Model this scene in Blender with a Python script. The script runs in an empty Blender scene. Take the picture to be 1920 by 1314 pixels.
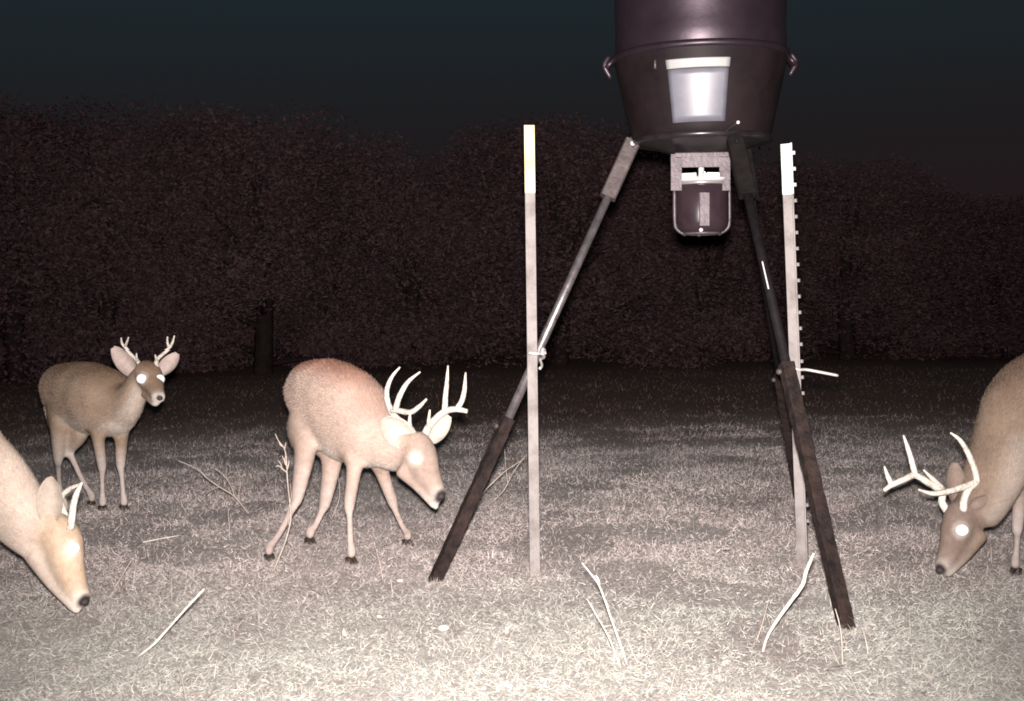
import bpy, bmesh, math, random
import numpy as np
from mathutils import Vector, Matrix, noise, kdtree

random.seed(7); rng = np.random.default_rng(7)
SC = bpy.context.scene
COL = SC.collection

# ------------------------------------------------------------------ camera
F, CX, CY = 2318.0, 960.0, 657.0            # focal length and centre in photo pixels (1920 wide)
CAM = Vector((0, 0, 1.04)); PITCH = 0.0518; ROLL = 0.0165
fw = Vector((0, math.cos(PITCH), -math.sin(PITCH)))
X0 = Vector((1, 0, 0)); U0 = X0.cross(fw)
R_ = X0*math.cos(ROLL) - U0*math.sin(ROLL)
U_ = U0*math.cos(ROLL) + X0*math.sin(ROLL)
cd = bpy.data.cameras.new('trail_camera'); cam = bpy.data.objects.new('trail_camera', cd)
COL.objects.link(cam)
m = Matrix((R_, U_, -fw)).transposed().to_4x4(); m.translation = CAM
cam.matrix_world = m
cd.sensor_width = 36; cd.lens = 36*F/1920; cd.clip_end = 400; cd.clip_start = 0.05
SC.camera = cam

# ------------------------------------------------------------------ night sky
wd = bpy.data.worlds.new('World'); SC.world = wd; wd.use_nodes = True
bg = wd.node_tree.nodes['Background']
wn = wd.node_tree
wtc = wn.nodes.new('ShaderNodeTexCoord'); wsp = wn.nodes.new('ShaderNodeSeparateXYZ'); wrp = wn.nodes.new('ShaderNodeValToRGB')
wn.links.new(wtc.outputs['Generated'], wsp.inputs[0]); wn.links.new(wsp.outputs['Z'], wrp.inputs[0]); wn.links.new(wrp.outputs[0], bg.inputs[0])
wr = wrp.color_ramp; wr.elements[0].position = 0.05; wr.elements[0].color = (.62, .38, .42, 1)      # murky low sky
wr.elements[1].position = 0.24; wr.elements[1].color = (.46, .82, 1.0, 1)                             # clearer night sky above
e_ = wr.elements.new(0.13); e_.color = (.50, .46, .52, 1)
bg.inputs[1].default_value = 0.026

# ------------------------------------------------------------------ the trail camera's own flash, the only light in the photograph
fl = bpy.data.lights.new('trail_camera_flash', 'SPOT'); flo = bpy.data.objects.new('trail_camera_flash', fl)
COL.objects.link(flo)
flo.matrix_world = m @ Matrix.Rotation(math.radians(4.5), 4, 'X'); flo.location = CAM + U_*0.075
fl.energy = 3050; fl.spot_size = math.radians(76); fl.spot_blend = 1.0; fl.shadow_soft_size = 0.03
fl.color = (1.0, 0.905, 0.885)

SC.view_settings.view_transform = 'Standard'; SC.view_settings.look = 'None'
SC.view_settings.exposure = 0.0; SC.view_settings.gamma = 1.0
SC.view_settings.use_curve_mapping = False
SC.cycles.filter_width = 1.8                 # the little camera's soft lens

# ------------------------------------------------------------------ helpers
def W(u, v, d):
    """point seen at photo pixel (u, v), d metres in front of the camera"""
    return CAM + R_*((u-CX)/F*d) + U_*((CY-v)/F*d) + fw*d
def gz(x, y):
    return 0.010*noise.noise(Vector((x*1.3, y*1.3, 3.1))) + 0.006*noise.noise(Vector((x*4.1, y*4.1, 8.0)))
def G(u, v):
    d = (R_*((u-CX)/F) + U_*((CY-v)/F) + fw)
    t = -CAM.z/d.z
    p = CAM + d*t; p.z = gz(p.x, p.y); return p
def tag(o, label=None, cat=None, group=None, kind=None):
    if label: o['label'] = label
    if cat: o['category'] = cat
    if group: o['group'] = group
    if kind: o['kind'] = kind
    return o
def empty(name, loc=(0, 0, 0)):
    o = bpy.data.objects.new(name, None); o.empty_display_size = 0.1; COL.objects.link(o); o.location = loc; return o
def mesh_obj(name, me, parent=None):
    o = bpy.data.objects.new(name, me); COL.objects.link(o)
    if parent is not None:
        o.parent = parent; o.matrix_parent_inverse = Matrix.Translation(parent.location).inverted()
    return o
def from_bm(name, bm, mat, parent=None, smooth=True):
    bmesh.ops.recalc_face_normals(bm, faces=bm.faces[:])
    me = bpy.data.meshes.new(name); bm.to_mesh(me); bm.free()
    if smooth: me.shade_smooth()
    me.materials.append(mat)
    return mesh_obj(name, me, parent)
def np_mesh(name, verts, faces, mat, cols=None, smooth=False):
    """faces: (n,k) int array"""
    verts = np.asarray(verts, np.float32); faces = np.asarray(faces, np.int32)
    n, k = faces.shape
    me = bpy.data.meshes.new(name)
    me.vertices.add(len(verts)); me.vertices.foreach_set('co', verts.ravel())
    me.loops.add(n*k); me.loops.foreach_set('vertex_index', faces.ravel())
    me.polygons.add(n); me.polygons.foreach_set('loop_start', np.arange(0, n*k, k, dtype=np.int32))
    me.update(calc_edges=True)
    if cols is not None:
        a = me.color_attributes.new('Col', 'FLOAT_COLOR', 'POINT')
        c4 = np.ones((len(verts), 4), np.float32); c4[:, :3] = cols
        a.data.foreach_set('color', c4.ravel())
    me.polygons.foreach_set('use_smooth', np.full(n, smooth, dtype=bool))
    me.materials.append(mat)
    return me
def catmull(P, n):
    P = [np.asarray(p, float) for p in P]; out = []
    Q = [2*P[0]-P[1]] + P + [2*P[-1]-P[-2]]
    for i in range(1, len(Q)-2):
        for j in range(n):
            t = j/n; a, b, c, d = Q[i-1], Q[i], Q[i+1], Q[i+2]
            out.append(0.5*((2*b)+(c-a)*t+(2*a-5*b+4*c-d)*t*t+(3*b-a-3*c+d)*t**3))
    out.append(P[-1]); return out
def tube(bm, pts, rads, n=5, seg=8, wob=0.0):
    """tapered tube along a smooth curve"""
    st = catmull([list(p)+[r] for p, r in zip(pts, rads)], n) if len(pts) > 2 or n > 1 else [np.array(list(p)+[r]) for p, r in zip(pts, rads)]
    rings = []; ref = Vector((0.13, 0.37, 0.92))
    for i, s in enumerate(st):
        p = Vector(s[:3]); a = Vector(st[max(i-1, 0)][:3]); b = Vector(st[min(i+1, len(st)-1)][:3])
        t = (b-a).normalized(); e = ref - t*ref.dot(t)
        if e.length < 0.1: e = Vector((1, 0, 0)) - t*t.x
        e.normalize(); f = t.cross(e); ref = e; r = max(s[3], 0.0006)
        rings.append([bm.verts.new(p + (e*math.cos(k*2*math.pi/seg) + f*math.sin(k*2*math.pi/seg))*r*(1+wob*random.uniform(-1, 1))) for k in range(seg)])
    for A, B in zip(rings, rings[1:]):
        for k in range(seg): bm.faces.new((A[k], A[(k+1) % seg], B[(k+1) % seg], B[k]))
    bm.faces.new(rings[0]); bm.faces.new(rings[-1][::-1])
def prism(bm, a, b, w, h, up, bev=0.0):
    """box bar from a to b, w across, h along up"""
    a, b, up = Vector(a), Vector(b), Vector(up); t = (b-a).normalized()
    u = (up - t*up.dot(t)).normalized(); s = t.cross(u)
    if bev:
        c = [(-w/2+bev, -h/2), (w/2-bev, -h/2), (w/2, -h/2+bev), (w/2, h/2-bev), (w/2-bev, h/2), (-w/2+bev, h/2), (-w/2, h/2-bev), (-w/2, -h/2+bev)]
    else: c = [(-w/2, -h/2), (w/2, -h/2), (w/2, h/2), (-w/2, h/2)]
    A = [bm.verts.new(a + s*x + u*y) for x, y in c]; B = [bm.verts.new(b + s*x + u*y) for x, y in c]
    n = len(c)
    for k in range(n): bm.faces.new((A[k], A[(k+1) % n], B[(k+1) % n], B[k]))
    bm.faces.new(A[::-1]); bm.faces.new(B)
def lathe(bm, c, prof, seg=64, a0=0.0, a1=2*math.pi):
    full = abs(a1-a0-2*math.pi) < 1e-6; n = seg if full else seg+1; rings = []
    for r, z in prof:
        rings.append([bm.verts.new((c[0]+r*math.cos(a0+(a1-a0)*k/seg), c[1]+r*math.sin(a0+(a1-a0)*k/seg), z)) for k in range(n)])
    for A, B in zip(rings, rings[1:]):
        for k in range(n if full else n-1): bm.faces.new((A[k], A[(k+1) % n], B[(k+1) % n], B[k]))
    return rings

# ------------------------------------------------------------------ materials
def mat(name, col, rough=0.6, metal=0.0, noise_scale=0, col2=None, bump=0.0, bscale=60, attr=False, thresh=(0.35, 0.65), spec=0.5, coat=0.0, vary=0.0):
    M = bpy.data.materials.new(name); M.use_nodes = True; nt = M.node_tree; b = nt.nodes['Principled BSDF']
    b.inputs['Base Color'].default_value = (*col, 1); b.inputs['Roughness'].default_value = rough
    b.inputs['Metallic'].default_value = metal; b.inputs['Specular IOR Level'].default_value = spec
    b.inputs['Coat Weight'].default_value = coat
    tc = nt.nodes.new('ShaderNodeTexCoord')
    src = None
    if attr:
        a = nt.nodes.new('ShaderNodeAttribute'); a.attribute_name = 'Col'; src = a.outputs['Color']
    if noise_scale:
        n = nt.nodes.new('ShaderNodeTexNoise'); n.inputs['Scale'].default_value = noise_scale; n.inputs['Detail'].default_value = 8
        n.inputs['Roughness'].default_value = 0.65
        nt.links.new(tc.outputs['Object'], n.inputs['Vector'])
        r = nt.nodes.new('ShaderNodeValToRGB'); r.color_ramp.elements[0].position = thresh[0]; r.color_ramp.elements[1].position = thresh[1]
        nt.links.new(n.outputs['Fac'], r.inputs[0])
        if attr:
            r.color_ramp.elements[0].color = (1-vary, 1-vary, 1-vary, 1); r.color_ramp.elements[1].color = (1, 1, 1, 1)
            mx = nt.nodes.new('ShaderNodeMix'); mx.data_type = 'RGBA'; mx.blend_type = 'MULTIPLY'; mx.inputs[0].default_value = 1
            nt.links.new(src, mx.inputs[6]); nt.links.new(r.outputs[0], mx.inputs[7]); src = mx.outputs[2]
        else:
            r.color_ramp.elements[0].color = (*col, 1); r.color_ramp.elements[1].color = (*(col2 or col), 1); src = r.outputs[0]
    if src: nt.links.new(src, b.inputs['Base Color'])
    if bump:
        n2 = nt.nodes.new('ShaderNodeTexNoise'); n2.inputs['Scale'].default_value = bscale; n2.inputs['Detail'].default_value = 6
        nt.links.new(tc.outputs['Object'], n2.inputs['Vector'])
        bp = nt.nodes.new('ShaderNodeBump'); bp.inputs['Strength'].default_value = bump; bp.inputs['Distance'].default_value = 0.01
        nt.links.new(n2.outputs['Fac'], bp.inputs['Height']); nt.links.new(bp.outputs[0], b.inputs['Normal'])
    return M
M_fur = mat('deer_fur', (.4, .3, .2), 0.95, attr=True, noise_scale=45, vary=0.22, spec=0.15, bump=0.25, bscale=220)
M_hair = mat('deer_hair', (.4, .3, .2), 0.85, attr=True, spec=0.2)
M_antler = mat('antler_bone', (.42, .37, .31), 0.6, thresh=(.34, .54), noise_scale=38, col2=(.60, .56, .49), bump=0.6, bscale=110)
M_eye = mat('eye_shine', (.97, .97, .95), 0.12, spec=0.9)  # white base paints the flash shining back from the eye
M_hoof = mat('hoof_horn', (.030, .022, .018), 0.5, bump=0.2)
M_nose = mat('nose_skin', (.030, .024, .024), 0.7, bump=0.3, bscale=300)
M_grass = mat('dry_grass', (.4, .33, .2), 0.8, attr=True, spec=0.25)
M_leaf = mat('litter_leaf', (.4, .33, .2), 0.75, attr=True, spec=0.3)
M_stalk = mat('weed_stem', (.30, .25, .21), 0.75, noise_scale=25, col2=(.44, .39, .34), bump=0.4, bscale=120)
M_stick = mat('bleached_stick', (.44, .40, .34), 0.8, noise_scale=22, col2=(.62, .58, .52), bump=0.5, bscale=90)
M_post = mat('post_steel', (.095, .078, .068), 0.65, metal=0.1, thresh=(.30, .56), noise_scale=11, col2=(.20, .182, .172), bump=0.15, bscale=130)
M_tipy = mat('post_tip_cream', (.50, .41, .17), 0.55, noise_scale=7, col2=(.60, .55, .36))
M_tipw = mat('post_tip_white', (.30, .37, .33), 0.55, noise_scale=40, col2=(.52, .60, .56), thresh=(.3, .6))
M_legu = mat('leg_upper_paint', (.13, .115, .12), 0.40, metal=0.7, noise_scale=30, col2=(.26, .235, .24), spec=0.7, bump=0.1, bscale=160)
M_legl = mat('leg_lower_rust', (.005, .004, .004), 0.85, spec=0.2, noise_scale=22, col2=(.028, .017, .014), bump=0.6, bscale=70)
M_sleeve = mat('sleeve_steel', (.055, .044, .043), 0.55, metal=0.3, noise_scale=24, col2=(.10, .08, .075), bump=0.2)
M_hop = mat('hopper_plastic', (.024, .015, .021), 0.42, metal=0.6, noise_scale=5, col2=(.036, .024, .032), spec=0.6, bump=0.05, bscale=40)
M_fun = mat('funnel_plastic', (.0065, .0038, .0046), 0.6, noise_scale=7, col2=(.013, .008, .009), spec=0.15, bump=0.05)
M_highlight = mat('highlight_pale', (.085, .085, .105), 0.42, noise_scale=5, col2=(.13, .13, .15), spec=0.6)  # pale tone paints the flash highlight on the lower bin
M_highlight_lip = mat('highlight_lip', (.25, .25, .24), 0.5)
M_steel = mat('canister_glint', (.060, .048, .054), 0.5, metal=0.3, noise_scale=28, col2=(.105, .086, .092), bump=0.15, bscale=90)
M_bright = mat('bright_steel', (.75, .74, .72), 0.38, metal=0.35)
M_box = mat('motor_box_plastic', (.018, .011, .014), 0.28, noise_scale=12, col2=(.030, .019, .023), spec=0.5)
M_sleeved = mat('sleeve_unlit', (.005, .004, .004), 0.85, spec=0.1, noise_scale=24, col2=(.010, .008, .008), bump=0.2)  # unlit copy of the sleeve steel, its missing light put into the colour
M_legm = mat('leg_upper_unlit', (.004, .003, .0035), 0.75, noise_scale=30, col2=(.009, .007, .008), spec=0.12, bump=0.1, bscale=160)  # unlit copy of the upper tube, its lack of shine painted in
M_rim = mat('canister_rim_steel', (.32, .30, .30), 0.35, metal=0.5)
M_plate = mat('plate_black', (.018, .014, .016), 0.30, metal=0.4, noise_scale=20, col2=(.03, .025, .027))
M_dark = mat('dark_fitting', (.015, .013, .013), 0.4)
M_wire = mat('tie_wire', (.62, .60, .56), 0.4, metal=0.3)
M_bark = mat('tree_bark', (.018, .012, .012), 0.9, spec=0.1, noise_scale=8, col2=(.034, .023, .022), bump=0.6, bscale=14)
M_crown = mat('tree_leaves', (.06, .05, .04), 0.7, attr=True, spec=0.25)
M_stone = mat('pale_stone', (.40, .38, .34), 0.9, noise_scale=40, col2=(.54, .52, .48), bump=0.5, bscale=60)

# ground
M_ground = bpy.data.materials.new('field_soil'); M_ground.use_nodes = True
nt = M_ground.node_tree; b = nt.nodes['Principled BSDF']; b.inputs['Roughness'].default_value = 0.95; b.inputs['Specular IOR Level'].default_value = 0.15
tc = nt.nodes.new('ShaderNodeTexCoord')
def nz(scale, detail, lo, hi, c0, c1, rough=0.6):
    n = nt.nodes.new('ShaderNodeTexNoise'); n.inputs['Scale'].default_value = scale; n.inputs['Detail'].default_value = detail; n.inputs['Roughness'].default_value = rough
    nt.links.new(tc.outputs['Object'], n.inputs['Vector'])
    r = nt.nodes.new('ShaderNodeValToRGB'); r.color_ramp.elements[0].position = lo; r.color_ramp.elements[1].position = hi
    r.color_ramp.elements[0].color = (*c0, 1); r.color_ramp.elements[1].color = (*c1, 1)
    nt.links.new(n.outputs['Fac'], r.inputs[0]); return r, n
r1, n1 = nz(1.1, 6, .35, .66, (.46, .40, .375), (.60, .56, .52))
r2, n2 = nz(26, 8, .3, .72, (.62, .62, .62), (1.12, 1.12, 1.12), .75)
mx = nt.nodes.new('ShaderNodeMix'); mx.data_type = 'RGBA'; mx.blend_type = 'MULTIPLY'; mx.inputs[0].default_value = 1
sep = nt.nodes.new('ShaderNodeSeparateXYZ'); nt.links.new(tc.outputs['Object'], sep.inputs[0])
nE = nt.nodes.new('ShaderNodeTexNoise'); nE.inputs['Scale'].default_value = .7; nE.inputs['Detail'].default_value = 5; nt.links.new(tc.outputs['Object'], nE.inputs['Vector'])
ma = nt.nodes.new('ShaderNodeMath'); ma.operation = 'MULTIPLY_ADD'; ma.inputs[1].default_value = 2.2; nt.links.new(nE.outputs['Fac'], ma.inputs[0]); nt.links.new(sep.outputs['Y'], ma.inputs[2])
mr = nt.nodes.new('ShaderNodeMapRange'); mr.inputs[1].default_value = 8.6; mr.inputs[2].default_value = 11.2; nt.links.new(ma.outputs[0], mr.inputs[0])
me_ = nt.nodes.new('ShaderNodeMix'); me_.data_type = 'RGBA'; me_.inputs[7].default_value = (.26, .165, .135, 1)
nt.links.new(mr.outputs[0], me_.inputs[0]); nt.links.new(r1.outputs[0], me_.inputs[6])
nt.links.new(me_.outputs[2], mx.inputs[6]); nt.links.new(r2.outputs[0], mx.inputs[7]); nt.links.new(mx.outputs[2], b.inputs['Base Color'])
bp = nt.nodes.new('ShaderNodeBump'); bp.inputs['Strength'].default_value = 0.9; bp.inputs['Distance'].default_value = 0.02
nt.links.new(n2.outputs['Fac'], bp.inputs['Height']); nt.links.new(bp.outputs[0], b.inputs['Normal'])

# ------------------------------------------------------------------ ground sheet
def warp(t, near, far):                     # fine near the middle, coarse far off
    return near*t + (far-near)*t**5
gx = np.array([warp(t, 9, 150) for t in np.linspace(-1, 1, 181)])
gy = 5 + np.array([warp(t, 9, 150) for t in np.linspace(-1, 1, 181)])
V = [(x, y, gz(x, y)) for y in gy for x in gx]
n = len(gx)
Fc = [(j*n+i, j*n+i+1, (j+1)*n+i+1, (j+1)*n+i) for j in range(n-1) for i in range(n-1)]
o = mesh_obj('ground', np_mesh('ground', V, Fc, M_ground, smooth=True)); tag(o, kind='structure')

# ------------------------------------------------------------------ dry grass and litter (uncountable)
def nfield(xs, ys, s, z=0.0):
    return np.array([noise.fractal(Vector((x*s, y*s, z)), 1.0, 2.0, 3) for x, y in zip(xs, ys)])
def grass(N, y0, y1, hmin, hmax, wmin, wmax, power):
    u = rng.random(N)
    if power == 1: y = y0*(y1/y0)**u
    else: y = y0 + (y1-y0)*u
    x = (rng.random(N)*2-1)*(0.62*y+0.6)
    q = nfield(x, y, 1.6); keep = rng.random(N) < np.clip(0.62+0.9*q, 0.12, 1)
    x, y, q = x[keep], y[keep], q[keep]; N = len(x)
    z = np.array([gz(a, c) for a, c in zip(x, y)])
    L = (hmin+(hmax-hmin)*rng.random(N)**2.2)*(0.8+0.6*np.clip(q, 0, 1)); w = wmin+(wmax-wmin)*rng.random(N)
    az = rng.random(N)*2*math.pi; lean = np.clip(rng.normal(1.12, 0.36, N), 0.05, 1.5)   # mostly lying over
    dirx, diry = np.cos(az), np.sin(az); sx, sy = -diry, dirx
    fx = rng.random(N)*2*math.pi; sx, sy = np.cos(fx), np.sin(fx)
    P = np.stack([x, y, z], 1); D1 = np.stack([dirx*np.sin(lean*.6), diry*np.sin(lean*.6), np.cos(lean*.6)], 1)
    D2 = np.stack([dirx*np.sin(lean), diry*np.sin(lean), np.cos(lean)], 1); S = np.stack([sx, sy, 0*sx], 1)
    M1 = P + D1*L[:, None]*.5; T = M1 + D2*L[:, None]*.5
    hw = w[:, None]*.5
    vs = np.stack([P-S*hw, P+S*hw, M1+S*hw*.85, M1-S*hw*.85, T], 1)
    pal = np.array([(.40, .345, .31), (.44, .40, .36), (.36, .30, .27), (.48, .45, .41), (.32, .26, .24), (.38, .36, .31), (.42, .34, .31)])
    c = pal[rng.integers(0, len(pal), N)]*(0.85+0.3*rng.random((N, 1)))
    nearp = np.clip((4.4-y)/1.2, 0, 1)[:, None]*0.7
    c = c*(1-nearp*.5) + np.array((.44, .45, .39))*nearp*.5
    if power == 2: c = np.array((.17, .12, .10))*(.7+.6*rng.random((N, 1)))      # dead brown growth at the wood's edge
    i0 = np.arange(N)*5
    f3 = np.concatenate([np.stack([i0, i0+1, i0+2], 1), np.stack([i0, i0+2, i0+3], 1), np.stack([i0+3, i0+2, i0+4], 1)])
    return vs.reshape(-1, 3), f3, np.repeat(c, 5, 0)
def fine(N, y0, y1, hmin, hmax, wmin, wmax):
    """short trampled straw, one sliver each, at every angle from flat to upright"""
    y = y0*(y1/y0)**rng.random(N); x = (rng.random(N)*2-1)*(0.60*y+0.5)
    q = nfield(x, y, 2.3, 5.0); bare = nfield(x, y, .9, 12.0); keep = rng.random(N) < np.clip(0.82+0.8*q, 0.22, 1)*np.where(bare > .30, .35, 1)*np.clip((9.3+1.6*q-y)/2.4, 0, 1); x, y, q = x[keep], y[keep], q[keep]; N = len(x)
    z = np.array([gz(a, c) for a, c in zip(x, y)])+.004*rng.random(N)
    L = hmin+(hmax-hmin)*rng.random(N)**2; az = rng.random(N)*6.283; el = np.clip(np.abs(rng.normal(0, 1, N))*np.clip(.42+.085*(y-3.5), .4, .8), 0, 1.5)
    D = np.stack([np.cos(az)*np.cos(el), np.sin(az)*np.cos(el), np.sin(el)], 1)*L[:, None]
    fx = rng.random(N)*6.283; S = np.stack([np.cos(fx), np.sin(fx), .8*rng.normal(0, .6, N)], 1)*(wmin+(wmax-wmin)*rng.random(N))[:, None]*.5
    P = np.stack([x, y, z], 1); vs = np.stack([P-S, P+S, P+D], 1).reshape(-1, 3)
    pal = np.array([(.55, .475, .45), (.59, .53, .49), (.51, .435, .41), (.63, .58, .54), (.50, .42, .40), (.56, .52, .48), (.60, .51, .485)])*1.06
    patch = np.array([noise.noise(Vector((a*.9, c*.9, 20)))+.55*noise.noise(Vector((a*3.3, c*3.3, 31)))+.45*noise.noise(Vector((a*9, c*9, 44))) for a, c in zip(x, y)])[:, None]
    c = pal[rng.integers(0, 7, N)]*(.9+.2*rng.random((N, 1)))*(1+.38*patch)
    gr = np.clip((4.75-y)/.9+.5*patch[:, 0], 0, 1)[:, None]     # greener sward close to the camera, darkened to even out the flash falloff
    c = c*(1-gr) + np.array((.43, .435, .385))*(.85+.3*rng.random((N, 1)))*(1+.3*patch)*gr
    return vs, np.arange(N*3).reshape(-1, 3), np.repeat(c, 3, 0)
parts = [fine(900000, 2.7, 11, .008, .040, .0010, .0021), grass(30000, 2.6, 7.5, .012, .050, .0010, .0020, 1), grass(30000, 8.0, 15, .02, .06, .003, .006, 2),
         grass(900, 2.8, 8, .06, .17, .0012, .0026, 1)]
def tufts(spots, per, rad):
    vs, cs = [], []
    for (u, v) in spots:
        g = G(u, v)
        for k in range(per):
            a = rng.random()*6.283; q = rad*rng.random()**.6; p = np.array((g.x+q*math.cos(a), g.y+q*math.sin(a)*.8-.012, g.z-.004)); b_ = rng.random()*6.283; ln = .012+.032*rng.random()**2
            t_ = p+np.array((math.cos(b_)*.6, math.sin(b_)*.6, .8))*ln; w_ = np.array((1, .2*rng.normal(), 0))*(.0008+.0010*rng.random())
            vs += [p-w_, p+w_, t_]; cs += [np.array((.24, .205, .185))*(.6+.8*rng.random())]*3  # dark blade colour paints contact shade round feet and posts
    n_ = len(vs)//3; return np.array(vs), np.arange(n_*3).reshape(-1, 3), np.array(cs)
parts.append(tufts([(506, 1050), (582, 1019), (659, 1052), (764, 1021), (113, 940), (172, 948), (193, 957), (233, 955), (1904, 1074), (1003, 1078), (1513, 1060), (812, 1090), (1589, 1178), (1500, 938)], 75, .075))
ov, of, oc = [], [], []; off = 0
for v, f, c in parts: ov.append(v); of.append(f+off); oc.append(c); off += len(v)
o = mesh_obj('dry_grass', np_mesh('dry_grass', np.concatenate(ov), np.concatenate(of), M_grass, np.concatenate(oc)))
tag(o, 'short trampled dry straw grass covering the whole field', 'grass', kind='stuff')
# curled dead leaves and chaff
N = 1000
y = 2.7*(9/2.7)**rng.random(N); x = (rng.random(N)*2-1)*(0.6*y+.5); L = .006+.014*rng.random(N)**3; az = rng.random(N)*6.283
z = np.array([gz(a, c) for a, c in zip(x, y)])+.006+.010*rng.random(N)
ca, sa = np.cos(az), np.sin(az); tilt = rng.normal(0, .35, (N, 3))
vs = []
for (a, c, h) in ((-1, 0, .15), (-.3, .42, .0), (.5, .34, .05), (1, 0, .3), (.4, -.36, .05), (-.35, -.4, .0)):
    vs.append(np.stack([x+L*(a*ca-c*sa), y+L*(a*sa+c*ca), z+L*(h+a*tilt[:, 0]+c*tilt[:, 1])], 1))
vs = np.stack(vs, 1).reshape(-1, 3); i0 = np.arange(N)*6
f = np.concatenate([np.stack([i0, i0+1, i0+5], 1), np.stack([i0+1, i0+2, i0+4], 1), np.stack([i0+1, i0+4, i0+5], 1), np.stack([i0+2, i0+3, i0+4], 1)])
pal = np.array([(.24, .20, .17), (.30, .255, .22), (.36, .32, .28), (.18, .15, .13), (.40, .37, .33)])
c = np.repeat(pal[rng.integers(0, 5, N)], 6, 0)
o = mesh_obj('leaf_litter', np_mesh('leaf_litter', vs, f, M_leaf, c)); tag(o, 'curled dead leaves and chaff scattered over the grass', 'leaf litter', kind='stuff')

# ------------------------------------------------------------------ treeline behind the clearing
def crown_mesh(seed, h, w, n, leaf):
    r = np.random.default_rng(seed)
    blobs = []
    for k in range(38):
        a = r.random()*6.283; q = r.random()**.6; zz = r.random()
        rad = w*(0.95-0.55*max(0, zz-.35)/.65)*q*0.72
        blobs.append((rad*math.cos(a), rad*math.sin(a), h*(0.05+0.85*zz), (0.16+0.15*r.random())*w*1.1))
    B = np.array(blobs); k = r.integers(0, len(B), n)
    d = r.normal(size=(n, 3)); d /= np.linalg.norm(d, axis=1)[:, None]
    rr = B[k, 3]*(0.35+0.85*r.random(n)**.7)
    P = B[k, :3] + d*rr[:, None]*np.array((1, 1, .8)); P[:, 2] = np.clip(P[:, 2], .06, None)
    A = r.normal(size=(n, 3)); A /= np.linalg.norm(A, axis=1)[:, None]
    C = np.cross(A, r.normal(size=(n, 3))); C /= np.linalg.norm(C, axis=1)[:, None]
    L = leaf*(.5+.9*r.random(n))[:, None]
    vs = np.stack([P-A*L, P+C*L*.45, P+A*L, P-C*L*.45], 1).reshape(-1, 3)
    i0 = np.arange(n)*4; f = np.stack([i0, i0+1, i0+2, i0+3], 1)
    base = np.array((.098, .056, .060)); c = base*(.8+.4*r.random((n, 1)))
    return np_mesh('crown', vs, f, M_crown, np.repeat(c, 4, 0)), B
def trunk_mesh(seed, h, B):
    random.seed(seed); bm = bmesh.new()
    tube(bm, [(0, 0, -.15), (.05, .03, h*.18), (-.04, .06, h*.36), (.03, 0, h*.58), (0, 0, h*.8)], [h*.035, h*.028, h*.022, h*.014, h*.005], 4, 8, .08)
    for b_ in B[:12]:
        z0 = min(b_[2]*.55, h*.5); tube(bm, [(0, .03, z0), (b_[0]*.5, b_[1]*.5, z0+(b_[2]-z0)*.6), (b_[0], b_[1], b_[2])], [h*.012, h*.008, h*.003], 3, 6)
    bmesh.ops.recalc_face_normals(bm, faces=bm.faces[:])
    me = bpy.data.meshes.new('trunk'); bm.to_mesh(me); bm.free(); me.shade_smooth(); me.materials.append(M_bark); return me
protos = []
for s in range(4):
    cm, B = crown_mesh(100+s, 4.0, 2.25, 30000, .032); protos.append((cm, trunk_mesh(200+s, 4.0, B)))
random.seed(11)
TREES = []                                   # photo x, distance, photo y of the top
for i, (u, d, vt) in enumerate([(-160, 16, 205), (20, 14.6, 196), (190, 15.2, 190), (330, 17, 222), (480, 15.5, 214), (620, 17.5, 262), (760, 16, 262),
        (900, 17.5, 232), (1040, 16.2, 240), (1180, 17.2, 262), (1320, 16, 262), (1460, 17.4, 300), (1590, 16.4, 305), (1730, 17.6, 345), (1860, 16.2, 370), (2010, 16.8, 360),
        (100, 19.5, 215), (420, 20, 240), (690, 20.5, 285), (980, 20, 265), (1260, 20.5, 285), (1530, 20, 330), (1800, 20.5, 380), (2090, 19, 350),
        (-330, 15, 220), (-500, 16.5, 235), (-680, 15.5, 225), (2190, 16.5, 350), (2360, 17.5, 335), (2540, 16, 340)]):
    top = W(u, vt, d); cm, tm = protos[i % 4]
    t = empty('oak_tree', (top.x, top.y, gz(top.x, top.y)))
    s = top.z/4.0*1.02; sx = max(s, .92)*random.uniform(.95, 1.15)
    t.scale = (sx, sx, s); t.rotation_euler = (0, 0, random.uniform(0, 6.28))
    for nm, me in (('trunk', tm), ('crown', cm)):
        c_ = bpy.data.objects.new(nm, me); COL.objects.link(c_); c_.parent = t
    tag(t, 'dim brown bushy tree in the dark wall of trees behind the clearing', 'tree', 'trees behind the clearing')

# ------------------------------------------------------------------ tripod feeder
FC = W(1314, 265, 4.72); fx, fy, zb = FC.x, FC.y, FC.z
feeder = empty('game_feeder', (fx, fy, 0))
tag(feeder, 'dark hopper deer feeder on three splayed legs with caged spinner below', 'deer feeder')
zr = W(1314, 112, 4.72).z
bm = bmesh.new()                              # upper drum with ribs and domed lid edge
R0 = .322
prof = [(R0-.004, zr+.012), (R0, zr+.03)]
for z in np.linspace(zr+.06, zr+.80, 26): prof.append((R0+.004*math.sin((z-zr)*42)*(0.4), z))
prof += [(R0+.012, zr+.82), (R0+.012, zr+.86), (R0-.03, zr+.90), (.12, zr+.99), (.0005, zr+1.0)]
lathe(bm, (fx, fy), prof, 96); hop = from_bm('hopper', bm, M_hop, feeder)
bm = bmesh.new()                              # tapering lower bin
lathe(bm, (fx, fy), [(R0+.002, zr-.008), (R0-.004, zr-.05), (.292, zr-.17), (.268, zb+.03), (.262, zb+.012), (.256, zb+.004)], 96)
fun = from_bm('lower_bin', bm, M_fun, feeder)
bm = bmesh.new()
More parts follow.
